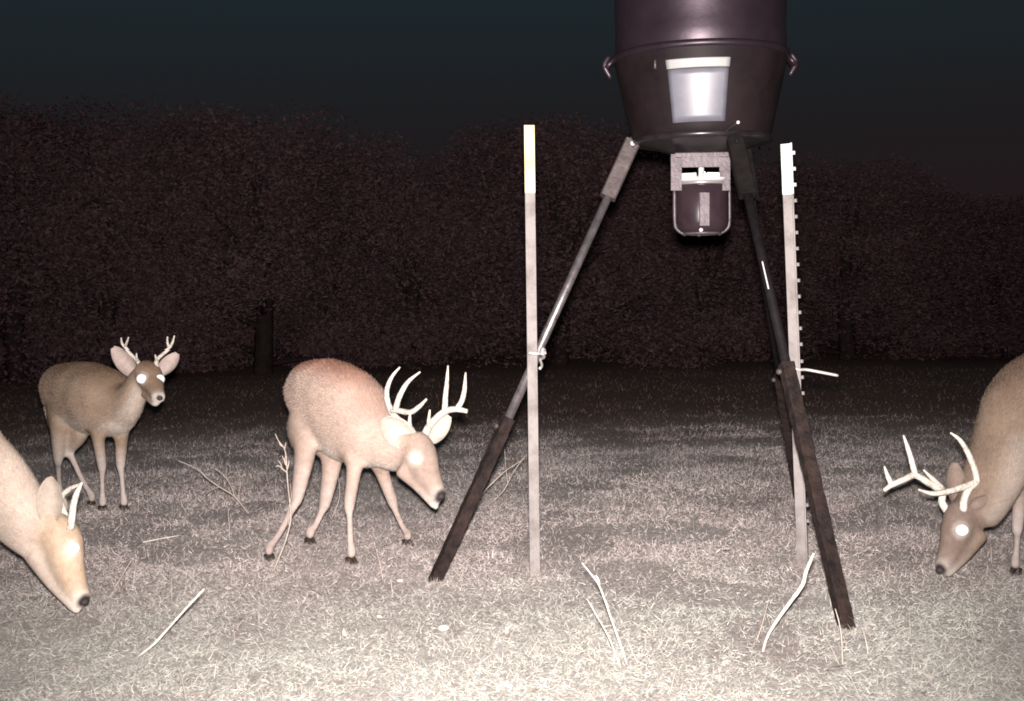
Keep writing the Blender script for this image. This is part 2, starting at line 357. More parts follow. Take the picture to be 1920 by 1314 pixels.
lathe(bm, (fx, fy), [(.262, zb+.010), (.268, zb+.006), (.268, zb-.010), (.255, zb-.014), (.17, zb-.028), (.10, zb-.055), (.085, zb-.085), (.0005, zb-.086)], 96)
from_bm('bottom_plate', bm, M_plate, feeder)
bm = bmesh.new(); lathe(bm, (fx, fy), [(R0, zr-.012), (R0+.010, zr-.012), (R0+.012, zr), (R0+.010, zr+.012), (R0, zr+.012)], 96)
from_bm('rim_band', bm, M_hop, feeder)
# flash highlight on the lower bin, painted as a pale bent panel with lip
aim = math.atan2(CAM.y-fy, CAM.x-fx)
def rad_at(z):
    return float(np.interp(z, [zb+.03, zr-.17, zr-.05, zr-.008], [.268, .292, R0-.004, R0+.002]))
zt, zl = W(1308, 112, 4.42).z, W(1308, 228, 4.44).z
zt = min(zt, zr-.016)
def arc_panel(name, z0, z1, half0, half1, proud, mt, par, th=.004):
    bm = bmesh.new(); nz_, na = 8, 14; g = {}
    for k, pr in enumerate((proud, proud+th)):
        for i in range(nz_+1):
            z = z0+(z1-z0)*i/nz_; hf = half0+(half1-half0)*i/nz_
            for j in range(na+1):
                a = aim-.025+hf*(2*j/na-1); r = rad_at(z)+pr
                g[k, i, j] = bm.verts.new((fx+r*math.cos(a), fy+r*math.sin(a), z))
    for k in (0, 1):
        for i in range(nz_):
            for j in range(na): bm.faces.new((g[k, i, j], g[k, i, j+1], g[k, i+1, j+1], g[k, i+1, j]))
    for i in range(nz_):
        for j in (0, na): bm.faces.new((g[0, i, j], g[0, i+1, j], g[1, i+1, j], g[1, i, j]))
    for j in range(na):
        for i in (0, nz_): bm.faces.new((g[0, i, j], g[0, i, j+1], g[1, i, j+1], g[1, i, j]))
    return from_bm(name, bm, mt, par)
pan = arc_panel('highlight_panel', zl, zt-.034, .345, .350, .002, M_highlight, feeder)
arc_panel('highlight_lip', zt-.032, zt, .352, .356, .003, M_highlight_lip, pan, .009)
# lugs around the rim
for a in (math.pi*1.0, 0.0, math.pi*.5):
    c_ = Vector((fx+(R0+.008)*math.cos(a), fy+(R0+.008)*math.sin(a), zr)); e = Vector((math.cos(a), math.sin(a), 0))
    bm = bmesh.new()
    prism(bm, c_+Vector((0, 0, -.002)), c_+e*.030+Vector((0, 0, -.034)), .07, .016, (0, 0, 1), .004)
    tube(bm, [c_+e*.016+Vector((0, 0, .014)), c_+e*.034+Vector((0, 0, -.022)), c_+e*.010+Vector((0, 0, -.070))], [.010, .013, .009], 4, 8)
    from_bm('rim_lug', bm, M_hop, feeder)
bm = bmesh.new(); p = W(1228, 130, 4.45); prism(bm, p, p+Vector((0, 0, .03)), .008, .02, (0, 1, 0), .002); from_bm('latch_tab', bm, M_steel, feeder)
bm = bmesh.new(); tube(bm, [W(1384, 231, 4.42), W(1372, 238, 4.44), W(1362, 246, 4.47), W(1368, 256, 4.5)], [.005, .007, .007, .005], 4, 8); cl = from_bm('wire_clip', bm, M_dark, feeder)
bm = bmesh.new(); bmesh.ops.create_icosphere(bm, subdivisions=2, radius=.0065, matrix=Matrix.Translation(W(1384, 230, 4.41))); from_bm('clip_end', bm, M_bright, cl)

# legs
feet = [G(812, 1088), G(1589, 1176), G(1500, 938)]
tops = [W(1187, 266, 4.72), W(1378, 262, 4.47), W(1392, 268, 4.93)]
for k, (ft, tp) in enumerate(zip(feet, tops)):
    ft = ft + Vector((0, 0, -.012)); ax = (tp-ft).normalized(); ln = (tp-ft).length
    e = Vector((fx-ft.x, fy-ft.y, 0)).normalized(); up = Vector((0, 0, 1))
    cut = [.36, .50, .40][k]; side = ax.cross(e)
    bm = bmesh.new(); prism(bm, ft, ft+ax*ln*cut, .043, .043, -e+Vector((0, 0, .2)), .004)
    bmesh.ops.subdivide_edges(bm, edges=[x for x in bm.edges if x.calc_length() > .2], cuts=40)
    random.seed(40+k)
    for v in bm.verts: v.co += Vector((random.uniform(-1, 1), random.uniform(-1, 1), random.uniform(-1, 1)))*.0014
    leg = from_bm('leg', bm, M_legl, feeder, False)
    bm = bmesh.new(); tube(bm, [ft+ax*ln*(cut-.04), ft+ax*ln*.96], [.0165, .0165], 1, 12); from_bm('upper_tube', bm, M_legu if k == 0 else M_legm, leg)
    bm = bmesh.new(); prism(bm, ft+ax*(ln*.865), ft+ax*ln*1.0, .060, .040, Vector((0, -1, .3)), .005); slv = from_bm('leg_sleeve', bm, M_sleeve if k == 0 else M_sleeved, leg, False)
    bm = bmesh.new(); prism(bm, tp-ax*.03, Vector((fx, fy, zb+.02))+(tp-Vector((fx, fy, tp.z))).normalized()*.255, .05, .010, up, .002); from_bm('leg_bracket', bm, M_sleeve if k == 0 else M_sleeved, leg, False)
    bm = bmesh.new(); q = tp-ax*.012+Vector((0, -.026, 0)); tube(bm, [q, q+Vector((0, -.012, 0))], [.010, .009], 1, 8); from_bm('bolt', bm, M_bright if k == 0 else M_sleeved, slv)
    bm = bmesh.new(); q = ft+ax*(ln*cut-.03)+Vector((0, -.024, 0)); tube(bm, [q+Vector((-.028, .02, 0)), q+Vector((-.034, .004, .002))], [.009, .010], 1, 8); from_bm('bolt', bm, M_sleeve, leg)
    if k == 1:                                # flash glint painted as a bright strip half way up this tube
        bm = bmesh.new(); q0, q1 = ft+ax*ln*.655, ft+ax*ln*.715; off_ = (CAM-q0).normalized()*.0155; prism(bm, q0+off_, q1+off_, .009, .004, -fw, .001); from_bm('worn_patch', bm, M_bright, leg, False)  # worn_patch is the painted flash glint, not wear
# spinner unit in its bracket
unit = Vector((fx, fy-.02, 0))
SU = 4.70
def S(u, v, d=SU): return W(u, v, d)
pxm = SU/F
bm = bmesh.new(); prism(bm, S(1261, 296), S(1367, 294), .020, .16, (0, 1, 0), .003); from_bm('mounting_plate', bm, M_steel, feeder, False)
bm = bmesh.new()                              # bracket front with a window
for a, b_, w_ in ((S(1268, 290, SU-.075), S(1268, 358, SU-.075), .040), (S(1359, 290, SU-.075), S(1359, 358, SU-.075), .040)):
    prism(bm, a, b_, w_, .004, (0, 1, 0))
prism(bm, S(1278, 303, SU-.076), S(1350, 302, SU-.076), .004, .046, (0, 0, 1)); from_bm('bracket_frame', bm, M_steel, feeder, False)
c0 = S(1315, 343, SU)
bm = bmesh.new(); lathe(bm, (c0.x, c0.y), [(.0005, c0.z), (.098, c0.z), (.108, c0.z+.009), (.109, c0.z+.013), (.097, c0.z+.004), (.0005, c0.z+.004)], 48); spn = from_bm('spinner_plate', bm, M_bright, feeder)
for a in (math.pi*1.12, math.pi*1.5, math.pi*1.86, .5, 1.6, 2.6):
    bm = bmesh.new(); e = Vector((math.cos(a), math.sin(a), 0)); q = Vector((c0.x, c0.y, c0.z+.022))
    prism(bm, q+e*.022, q+e*.084+Vector((0, 0, -.004)), .004, .030, (0, 0, 1)); from_bm('spinner_fin', bm, M_bright, spn, False)
bm = bmesh.new(); q = Vector((c0.x, c0.y, c0.z)); tube(bm, [q, q+Vector((0, 0, .07))], [.011, .011], 1, 10); from_bm('spinner_hub', bm, M_bright, spn)
# rounded canister, its reflections painted as pale bars and a ring
def rrect(cu, v0, v1, hw_, rad_b, rad_t, n=6):
    pts = []
    for (cx_, cy_, r_, a0) in ((cu-hw_+rad_b, v1-rad_b, rad_b, 90), (cu-hw_+rad_t, v0+rad_t, rad_t, 180), (cu+hw_-rad_t, v0+rad_t, rad_t, 270), (cu+hw_-rad_b, v1-rad_b, rad_b, 0)):
        for j in range(n+1):
            a = math.radians(a0+90*j/n); pts.append((cx_+r_*math.cos(a), cy_+r_*math.sin(a)))
    return pts
def slab(name, pts, d0, d1, mt, par, smooth=False):
    bm = bmesh.new(); A = [bm.verts.new(S(u, v, d0)) for u, v in pts]; B = [bm.verts.new(S(CX+(u-CX)*d0/d1, CY+(v-CY)*d0/d1, d1)) for u, v in pts]
    n_ = len(pts)
    for k in range(n_): bm.faces.new((A[k], A[(k+1) % n_], B[(k+1) % n_], B[k]))
    bm.faces.new(A); bm.faces.new(B[::-1]); return from_bm(name, bm, mt, par, smooth)
zt_, zb_ = S(1314, 347).z, S(1314, 439).z; RC = .103
bm = bmesh.new(); lathe(bm, (c0.x, c0.y), [(.0005, zt_), (RC-.004, zt_), (RC, zt_-.004), (RC, zb_+.045), (RC-.006, zb_+.022), (RC-.020, zb_+.007), (RC-.042, zb_), (.0005, zb_-.002)], 56); box = from_bm('feed_canister', bm, M_box, feeder)
bm = bmesh.new(); lathe(bm, (c0.x, c0.y), [(RC-.002, zt_-.003), (RC+.004, zt_-.003), (RC+.005, zt_+.004), (RC+.002, zt_+.007), (RC-.004, zt_+.006)], 56); from_bm('canister_rim', bm, M_rim, box)
for a in (math.pi*1.03, -.10, math.pi*.5):
    e = Vector((math.cos(a), math.sin(a), 0)); bm = bmesh.new()
    tube(bm, [Vector((c0.x, c0.y, z_))+e*r_ for r_, z_ in ((RC+.001, zt_-.008), (RC+.001, zb_+.05), (RC-.008, zb_+.018), (RC-.040, zb_-.003))], [.007]*4, 5, 6); from_bm('edge_glint', bm, M_steel, box)  # bright edges of the clear canister painted as pale bars
bm = bmesh.new(); lathe(bm, (c0.x, c0.y), [(RC-.034, zb_-.004), (RC-.026, zb_+.002), (RC-.032, zb_+.006)], 48); from_bm('bottom_glint', bm, M_steel, box)  # bright lower edge painted as a pale ring
bm = bmesh.new(); prism(bm, S(1321, 362, SU-.103), S(1321, 424, SU-.103), .040, .008, (0, 1, 0), .003); cs = from_bm('centre_glint', bm, M_steel, box, False)  # vertical reflection painted as a pale bar
bm = bmesh.new(); q = S(1314, 432, SU-.094); tube(bm, [q, q+Vector((0, -.01, 0))], [.008, .007], 1, 8); from_bm('bolt', bm, M_bright, cs)

# ------------------------------------------------------------------ steel T-posts
def tpost(label, ub, vb, ut, vt_, tipfrac, flange, mtip, lean_d=0.0, studs=True, fwid0=.0385):
    base = G(ub, vb); dep = (base-CAM).dot(fw); top = W(ut, vt_, dep+lean_d)
    t = empty('t_post', base); tag(t, label, 'fence post', 'steel posts beside the feeder')
    ax = (top-base).normalized(); ln = (top-base).length; nrm = Vector(flange).normalized(); nrm = (nrm-ax*nrm.dot(ax)).normalized()
    sd = ax.cross(nrm); cutz = ln*(1-tipfrac)
    def section(bm, z0, z1, grow=0.0):
        fwid, th, st = fwid0+grow, .005+grow, .034
        prof = [(-fwid/2, 0), (-fwid/2, th), (fwid/2, th), (fwid/2, 0), (th*.6, -.002), (th*.45, -st-grow), (-th*.45, -st-grow), (-th*.6, -.002)]
        A = [bm.verts.new(base+ax*z0+sd*x+nrm*y) for x, y in prof]; B = [bm.verts.new(base+ax*z1+sd*x+nrm*y) for x, y in prof]
        for k in range(8): bm.faces.new((A[k], A[(k+1) % 8], B[(k+1) % 8], B[k]))
        bm.faces.new(A[::-1]); bm.faces.new(B)
    bm = bmesh.new(); section(bm, -.3, ln-.002); from_bm('post_shaft', bm, M_post, t, False)
    bm = bmesh.new(); section(bm, cutz, ln, .0012); from_bm('painted_tip', bm, mtip, t, False)
    bm = bmesh.new(); prism(bm, Vector((0, 0, -.006)), Vector((0, 0, .006)), .016, .012, (0, 1, 0), .003)
    bmesh.ops.recalc_face_normals(bm, faces=bm.faces[:])
    sme = bpy.data.meshes.new('stud'); bm.to_mesh(sme); bm.free(); sme.materials.append(M_post)
    sme2 = sme.copy(); sme2.materials.clear(); sme2.materials.append(mtip)
    rot = Matrix((sd, nrm, ax)).transposed().to_4x4(); z = ln-.035
    while studs and z > .12:
        s_ = mesh_obj('stud', sme2 if z > cutz else sme, t)
        mm = rot.copy(); mm.translation = base+ax*z+nrm*.010; s_.matrix_parent_inverse = Matrix(); s_.matrix_basis = Matrix.Translation(-t.location) @ mm; z -= .0585
    return t, base, ax, ln, nrm, sd
lp = tpost('cream-tipped steel post between the buck with the tall antlers and the feeder', 1003, 1078, 992, 236, .150, (.10, -1, 0), M_tipy, studs=False, fwid0=.036)
rp = tpost('white-tipped studded steel post beside the right leg of the feeder', 1513, 1060, 1482, 270, .120, (1, -.30, 0), M_tipw)
# wire ties on the posts
def wire(name, label, pts, r):
    bm = bmesh.new(); tube(bm, pts, [r]*len(pts), 6, 7); o = from_bm(name, bm, M_wire); tag(o, label, 'wire tie'); return o
dR = (rp[1]-CAM).dot(fw)
wire('tie_wire', 'stiff wire tie sticking out to the right of the studded post',
     [W(1486, 694, dR+.01), W(1487, 688, dR-.035), W(1498, 692, dR-.045), W(1512, 692, dR-.03), W(1540, 697, dR-.03), W(1571, 703, dR-.02)], .0052)
dL = (lp[1]-CAM).dot(fw)
bm = bmesh.new()
tube(bm, [W(992, 660, dL-.035), W(1003, 662, dL-.045), W(1014, 662, dL-.02), W(1020, 668, dL+.03), W(1012, 672, dL+.09)], [.006]*5, 5, 7)
tube(bm, [W(1016, 664, dL-.02), W(1018, 655, dL+.0), W(1022, 662, dL+.02)], [.007]*3, 4, 7)
tube(bm, [W(1012, 672, dL+.09), W(1016, 684, dL+.03), W(1012, 690, dL+.0)], [.005]*3, 4, 7)
o = from_bm('tie_wire', bm, M_wire); tag(o, 'twisted wire tie lashing the feeder leg to the cream-tipped post', 'wire tie')

# ------------------------------------------------------------------ weeds, stalks and sticks
def stems(name, label, cat, chains, mt, group=None):
    bm = bmesh.new(); base = None
    for ch, rs in chains:
        if base is None: base = Vector(ch[0])
        if isinstance(rs, (int, float)): rs = [rs*(1-.55*i/(len(ch)-1)) for i in range(len(ch))]
        tube(bm, ch, [r_*.68 for r_ in rs], 4, 6, .10)
    o = from_bm(name, bm, mt); tag(o, label, cat, group); return o
def GD(u, v): p = G(u, v); return p, (p-CAM).dot(fw)
# forked weed beside the hind leg of the central buck
g, d = GD(513, 1072)
stems('weed_stalk', 'tall forked dry weed stalk with seed heads beside the central buck\'s hind leg', 'weed', [
    ([g, W(533, 1020, d), W(543, 985, d), W(545, 960, d), W(539, 900, d), W(537, 860, d), W(533, 840, d), W(522, 825, d), W(516, 812, d)], .0055),
    ([W(543, 990, d), W(540, 960, d-.01), W(546, 930, d-.02), W(544, 905, d)], .0030),
    ([W(538, 885, d), W(530, 878, d), W(522, 872, d), W(517, 874, d)], .0045),
    ([W(530, 880, d), W(526, 868, d), W(521, 862, d)], .0040), ([W(537, 866, d), W(532, 860, d), W(529, 853, d)], .0050),
    ([W(538, 880, d), W(541, 870, d), W(542, 862, d)], .0050), ([W(533, 842, d), W(535, 834, d), W(536, 828, d)], .0045),
    ([W(530, 836, d), W(525, 832, d), W(523, 826, d)], .0045), ([W(538, 872, d), W(534, 866, d), W(535, 855, d)], .0055)], M_stalk)
g, d = GD(466, 962)
stems('branch', 'thin fallen branch with bare twigs on the dim grass between two deer', 'branch', [
    ([g, W(440, 930, d), W(412, 912, d), W(388, 895, d), W(370, 878, d), W(333, 862, d)], .0065),
    ([W(440, 930, d), W(432, 908, d), W(418, 888, d), W(398, 874, d)], .0042), ([W(446, 934, d), W(450, 915, d), W(455, 900, d)], .0030),
    ([W(412, 912, d), W(400, 915, d), W(385, 925, d)], .0030)], M_stalk)
g, d = GD(430, 1012)
stems('weed_stalk', 'short upright weed stem below the thin fallen branch', 'weed', [([g, W(430, 985, d), W(428, 960, d), W(431, 952, d)], .0035)], M_stalk)
g, d = GD(258, 1238)
stems('stick', 'long straight pale stick slanting over the grass at lower left', 'stick', [([g+Vector((0, 0, .01)), W(290, 1205, d), W(320, 1172, d), W(352, 1136, d), W(383, 1103, d)], [.0045, .006, .0055, .0055, .004])], M_stick)
g, d = GD(214, 1105)
stems('weed_stalk', 'slender leaning straw stem to the right of the feeding deer\'s muzzle', 'weed', [([g, W(228, 1080, d), W(246, 1050, d)], .0042)], M_stalk)
g, d = GD(268, 1022)
stems('stick', 'small pale twig lying flat on the grass left of the fallen branch', 'stick', [([g+Vector((0, 0, .012)), W(290, 1011, d+.03), W(335, 1003, d+.06)], [.004, .006, .003])], M_stick)
g, d = GD(718, 1085)
stems('weed_stalk', 'single thin straw stem right of the central buck\'s front hoof', 'weed', [([g, W(712, 1055, d), W(702, 1018, d)], .0035)], M_stalk)
g, d = GD(622, 972)
stems('weed_stalk', 'wispy bent stem seen between the central buck\'s legs', 'weed', [([g, W(636, 935, d), W(636, 905, d), W(630, 868, d)], .0035)], M_stalk)
g, d = GD(888, 962)
stems('twig_bundle', 'bare crossing twigs between the feeder\'s left leg and the cream-tipped post', 'twigs', [
    ([g, W(905, 925, d), W(930, 898, d), W(950, 880, d), W(985, 858, d)], .0055), ([W(918, 946, d+.05), W(945, 918, d), W(962, 885, d), W(988, 850, d)], .0045),
    ([W(952, 905, d), W(949, 880, d), W(946, 840, d)], .0035)], M_stalk)
g, d = GD(1176, 1245)
stems('grass_stem', 'tall pale grass stem leaning left at the front, the thickest one', 'grass stem', [
    ([g, W(1150, 1170, d), W(1125, 1100, d), W(1108, 1075, d), W(1091, 1054, d)], .0052), ([W(1124, 1098, d), W(1122, 1085, d), W(1117, 1078, d)], .0042)], M_stick)
g, d = GD(1162, 1248)
stems('grass_stem', 'thin pale grass stem left of the thickest leaning stem', 'grass stem', [([g, W(1142, 1195, d), W(1120, 1155, d), W(1101, 1122, d)], .0036)], M_stick)
g, d = GD(1196, 1244)
stems('grass_stem', 'short fine grass stem right of the thickest leaning stem', 'grass stem', [([g, W(1184, 1218, d), W(1177, 1200, d)], .0026)], M_stick)
g, d = GD(1430, 1228)
stems('stick', 'crooked bleached branch rising beside the feeder\'s right leg', 'stick', [
    ([g+Vector((0, 0, .008)), W(1440, 1190, d), W(1462, 1155, d), W(1484, 1125, d), W(1505, 1095, d), W(1511, 1072, d), W(1526, 1036, d)], [.0050, .0065, .0075, .008, .009, .0085, .0065])], M_stick)
g, d = GD(1580, 1246)
stems('weed_stalk', 'pale bent stem standing against the foot of the feeder\'s right leg', 'weed', [([g, W(1578, 1195, d), W(1573, 1165, d), W(1566, 1140, d)], .0038), ([g+Vector((-.01, 0, 0)), W(1562, 1220, d), W(1548, 1195, d)], .0026)], M_stalk)
g, d = GD(1418, 1205)
stems('weed_stalk', 'faint thin stem left of the crooked bleached branch', 'weed', [([g, W(1432, 1160, d), W(1442, 1120, d)], .0026)], M_stalk)
g, d = GD(1225, 1160)
stems('stick', 'short pale straw lying flat between the feeder legs', 'stick', [([g+Vector((0, 0, .012)), W(1250, 1170, d-.04), W(1276, 1179, d-.08)], [.003, .005, .003])], M_stick)
def stone(label, u, v, r):
    g, d = GD(u, v); bm = bmesh.new(); bmesh.ops.create_icosphere(bm, subdivisions=2, radius=r)
    for w_ in bm.verts:
        w_.co *= 1+.3*noise.noise(w_.co*2.2/r+Vector((u, v, 0))); w_.co.z *= .5
    bmesh.ops.translate(bm, verts=bm.verts, vec=g+Vector((0, 0, r*.45))); o = from_bm('stone', bm, M_stone); tag(o, label, 'stone', 'pale stones in the grass')
stone('small pale stone left of the foot of the feeder\'s left leg', 750, 1090, .013)
stone('wide pale stone in the bright grass below the feeder\'s left leg', 832, 1180, .020)
stone('tiny pale stone in the bright grass left of the wide pale stone', 712, 1158, .011)

# ------------------------------------------------------------------ deer
class Loft:
    def __init__(s): s.v, s.f, s.c, s.t, s.h, s.s = [], [], [], [], [], []
    def add(s, st, sref, dref, flow=-1, hair=.02, n=5, seg=22, sm=(0, 0)):
        """st: (point, half_width, half_height, dorsal colour, ventral colour); rings perpendicular to the path"""
        S_ = catmull([list(p)+[a, b]+list(c1)+list(c2) for p, a, b, c1, c2 in st], n)
        sref = Vector(sref); dref = Vector(dref); base = len(s.v)
        for i, q in enumerate(S_):
            p = Vector(q[:3]); a = Vector(S_[max(i-1, 0)][:3]); b_ = Vector(S_[min(i+1, len(S_)-1)][:3]); t = (b_-a).normalized()
            e = (sref-t*sref.dot(t)).normalized(); nn = e.cross(t)
            if nn.dot(dref) < 0: nn = -nn
            c1, c2 = q[5:8], q[8:11]; smv = sm[0]+(sm[1]-sm[0])*min(1, i/(len(S_)*.40)); s.s += [smv]*seg
            for k in range(seg):
                an = 2*math.pi*k/seg; ca_, sa_ = math.cos(an), math.sin(an)
                wd_ = q[3]*(1.0+0.08*ca_)          # a little fuller above than below
                v_ = p + e*(sa_*wd_) + nn*(ca_*q[4]); s.v.append(v_)
                w_ = min(max((-ca_-.30)/.5, 0), 1); w_ = w_*w_*(3-2*w_)
                s.c.append(np.clip(np.array(c1)*(1-w_)+np.array(c2)*w_, 0, 1)); s.t.append(np.array(t)*flow); s.h.append(hair if not isinstance(hair, tuple) else hair[0]+(hair[1]-hair[0])*min(1, i/(len(S_)*.42)))
        m_ = len(S_)
        for i in range(m_-1):
            for k in range(seg):
                k2 = (k+1) % seg; s.f.append((base+i*seg+k, base+i*seg+k2, base+(i+1)*seg+k2, base+(i+1)*seg+k))
        for (i, sg) in ((0, -1), (m_-1, 1)):
            q = S_[i]; t = (Vector(S_[min(i+1, m_-1)][:3])-Vector(S_[max(i-1, 0)][:3])).normalized()
            s.s.append(sm[1] if i else sm[0]); ci = len(s.v); s.v.append(Vector(q[:3])+t*sg*min(q[3], q[4])*.45); s.c.append(np.clip(np.array(q[5:8]), 0, 1)); s.t.append(np.array(t)*flow); s.h.append(hair if not isinstance(hair, tuple) else hair[1])
            for k in range(seg):
                a, b_ = base+i*seg+k, base+i*seg+(k+1) % seg
                s.f.append((a, b_, ci) if sg > 0 else (b_, a, ci))
def ear_geo(base, tip, face, width, c_out, c_in):
    """cupped leaf-shaped ear, open towards face"""
    base, tip, face = Vector(base), Vector(tip), Vector(face).normalized(); ax = tip-base; L = ax.length; ax = ax/L
    nn = (face-ax*face.dot(ax)).normalized(); e = ax.cross(nn); V_, F_, C_ = [], [], []
    nu, nv = 9, 9
    for layer in (0, 1):
        for i in range(nu+1):
            t = i/nu; wd_ = width*.5*(math.sin(math.pi*(.16+t*.80))**.62)
            for j in range(nv+1):
                x = 2*j/nv-1; cup = (1-x*x)*wd_*(.85-.35*t)
                p = base+ax*(t*L)+e*(x*wd_)-nn*cup - nn*(0.007 if layer else 0.0)*(1-abs(x)**3)
                V_.append(p); C_.append(c_in if layer == 0 else c_out)
    o2 = (nu+1)*(nv+1)
    for i in range(nu):
        for j in range(nv):
            a = i*(nv+1)+j; F_.append((a, a+1, a+nv+2, a+nv+1)); F_.append((o2+a, o2+a+nv+1, o2+a+nv+2, o2+a+1))
        for j in (0, nv):
            a = i*(nv+1)+j; F_.append((a, a+nv+1, o2+a+nv+1, o2+a))
    return V_, F_, C_
def hoof_mesh():
    bm = bmesh.new()
    for sd in (-1, 1):
        pr = [(-.022, 0), (.034, 0), (.024, .014), (.004, .036), (-.020, .034)]
        for off, k in ((.002, 0), (.017, 1)): pass
        A = [bm.verts.new((x, sd*.0025, z)) for x, z in pr]; B = [bm.verts.new((x*(.9 if x > 0 else 1), sd*.0175, z*.95)) for x, z in pr]
        for k in range(5): bm.faces.new((A[k], A[(k+1) % 5], B[(k+1) % 5], B[k]))
        bm.faces.new(A); bm.faces.new(B[::-1])
    bmesh.ops.recalc_face_normals(bm, faces=bm.faces[:]); bmesh.ops.bevel(bm, geom=bm.edges[:], offset=.0025, segments=1, affect='EDGES')
    me = bpy.data.meshes.new('hoof'); bm.to_mesh(me); bm.free(); me.materials.append(M_hoof); return me
HOOF = hoof_mesh()

def make_deer(label, torso, neck, head, hs, hd, legs, ears, eye, eyec, antlers, pal, tail=None, side=None, heading=None, nhair=90000, nose=None, scale=1.0, sleg=1.0, eye2=None, jaw=None, earin=None):
    """torso / neck / head: lists of (point, half_width, half_height); legs: (kind, points, hoof azimuth)"""
    back, sidec, belly, legc, face, white = pal
    L = Loft(); h = Vector(heading); sref = h.cross(Vector((0, 0, 1))) if side is None else Vector(side)
    st = [(p, a, b_, back if i else sidec, belly) for i, (p, a, b_) in enumerate(torso)]
    # flank colour: dorsal half fades from the back line
    L.add([(p, a, b_, sidec, belly) for p, a, b_ in torso], sref, (0, 0, 1), -1, .016, sm=(1, 1))
    nsr = (sref*.5+Vector(hs)*.5)
    L.add([(p, a, b_, sidec, tuple(np.array(sidec)*.6+np.array(white)*.4)) for p, a, b_ in neck], nsr, Vector((0, 0, .7))+Vector(hd)*.3, -1, .016, sm=(1, .7))
    fm_ = tuple(np.array(face)*.5+np.array(white)*.5)
    hcol = [(face, sidec), (face, sidec), (face, sidec), (face, sidec), (face, fm_), (fm_, white), (white, white)]
    L.add([(p, a, b_, *hcol[min(i, len(hcol)-1)]) for i, (p, a, b_) in enumerate(head)], hs, hd, -1, (.013, .007), 5, 22, sm=(.8, .25))
    if jaw: L.add([(p, a, b_, *([tuple(np.array(sidec)*(1-q_)+np.array(white)*q_)]*2)) for q_, (p, a, b_) in zip((0, .1, .4, .8, 1), jaw)], hs, hd, -1, .006, 5, 16)
    k = sleg
    for kind, pts in legs:
        if kind == 'hind': prof = [(.066, .100), (.060, .090), (.040, .055), (.0225, .033), (.0150, .0195), (.0140, .0165), (.0185, .0205), (.0185, .021)]
        else: prof = [(.052, .086), (.046, .064), (.029, .036), (.0215, .0245), (.0140, .0155), (.0135, .0150), (.0180, .0200), (.0185, .021)]
        cs = [sidec, sidec, sidec, legc, legc, legc, legc, legc]; ci = [white, white, white, legc, legc, legc, legc, legc]
        L.add([(p, a*k, b_*k, c1, c1) for p, (a, b_), c1 in zip(pts, prof, cs)], sref, h, 1, (.015, .006), 4, 16, sm=(1, .12))
    if tail:
        L.add([(p, a, b_, sidec, white) for p, a, b_ in tail], sref, (0, 0, 1), 1, .022, 4, 10)
    # one continuous surface
    me = bpy.data.meshes.new('tmp'); me.from_pydata(L.v, [], L.f); me.update()
    ob = bpy.data.objects.new('tmp', me); COL.objects.link(ob)
    r = ob.modifiers.new('r', 'REMESH'); r.mode = 'VOXEL'; r.voxel_size = .0085; r.use_smooth_shade = True
    s = ob.modifiers.new('s', 'SMOOTH'); s.factor = .5; s.iterations = 4
    bpy.context.view_layer.update(); dg = bpy.context.evaluated_depsgraph_get()
    body = bpy.data.meshes.new_from_object(ob.evaluated_get(dg)); bpy.data.objects.remove(ob)
    nb = len(body.vertices); co = np.empty(nb*3, np.float32); body.vertices.foreach_get('co', co); co = co.reshape(-1, 3)
    no = np.empty(nb*3, np.float32); body.vertices.foreach_get('normal', no); no = no.reshape(-1, 3)
    kd = kdtree.KDTree(len(L.v))
    LS = np.array(L.s)
    for i, v in enumerate(L.v): kd.insert(v, i)
    kd.balance(); LC, LT = np.array(L.c), np.array(L.t); LH = np.array(L.h)
    C = np.empty((nb, 3)); T = np.empty((nb, 3)); H = np.empty(nb); SM = np.empty(nb)
    for i in range(nb):
        q = kd.find_n(co[i], 6); w = np.array([1/(d_+.006) for _, _, d_ in q]); w /= w.sum(); ix = [j for _, j, _ in q]
        C[i] = w@LC[ix]; T[i] = w@LT[ix]; H[i] = w@LH[ix]; SM[i] = w@LS[ix]
    # let shoulders, thighs and neck flow into the trunk
    ed = np.empty(len(body.edges)*2, np.int32); body.edges.foreach_get('vertices', ed); ed = ed.reshape(-1, 2)
    ea = np.concatenate([ed[:, 0], ed[:, 1]]); eb = np.concatenate([ed[:, 1], ed[:, 0]]); deg = np.maximum(np.bincount(ea, minlength=nb), 1)
    for it in range(70):
        av = np.stack([np.bincount(ea, weights=co[eb, q_], minlength=nb) for q_ in range(3)], 1)/deg[:, None]
        co = co+(av-co)*(SM*(.62 if it % 2 == 0 else -.30))[:, None]
    bump_ = np.array([noise.fractal(Vector(p)*5.0, 1, 2, 2) for p in co])*SM*.009; co = (co+no*bump_[:, None]).astype(np.float32)
    body.vertices.foreach_set('co', co.ravel()); body.update(); body.vertices.foreach_get('normal', no.reshape(-1)) if False else None
    no = np.empty(nb*3, np.float32); body.vertices.foreach_get('normal', no); no = no.reshape(-1, 3)
    # darker saddle along the back line of the coat
    tz = np.array([p.z for p, a, b_ in torso]).max()
    bk = np.clip((no[:, 2]-.45)/.45, 0, 1)*np.clip((co[:, 2]-.50)/.12, 0, 1)
    C = C*(1-bk[:, None]) + np.array(back)*bk[:, None]
    mott = np.array([noise.fractal(Vector(p)*7, 1, 2, 3) for p in co]); C = C*(1+.20*mott[:, None])
    # muzzle and nose
    if nose:
        dn = np.linalg.norm(co-np.array(nose[0]), axis=1); kn = np.clip((nose[1]*1.55-dn)/(nose[1]*.6), 0, 1)[:, None]; C = C*(1-kn)+np.array((.035, .028, .028))*kn
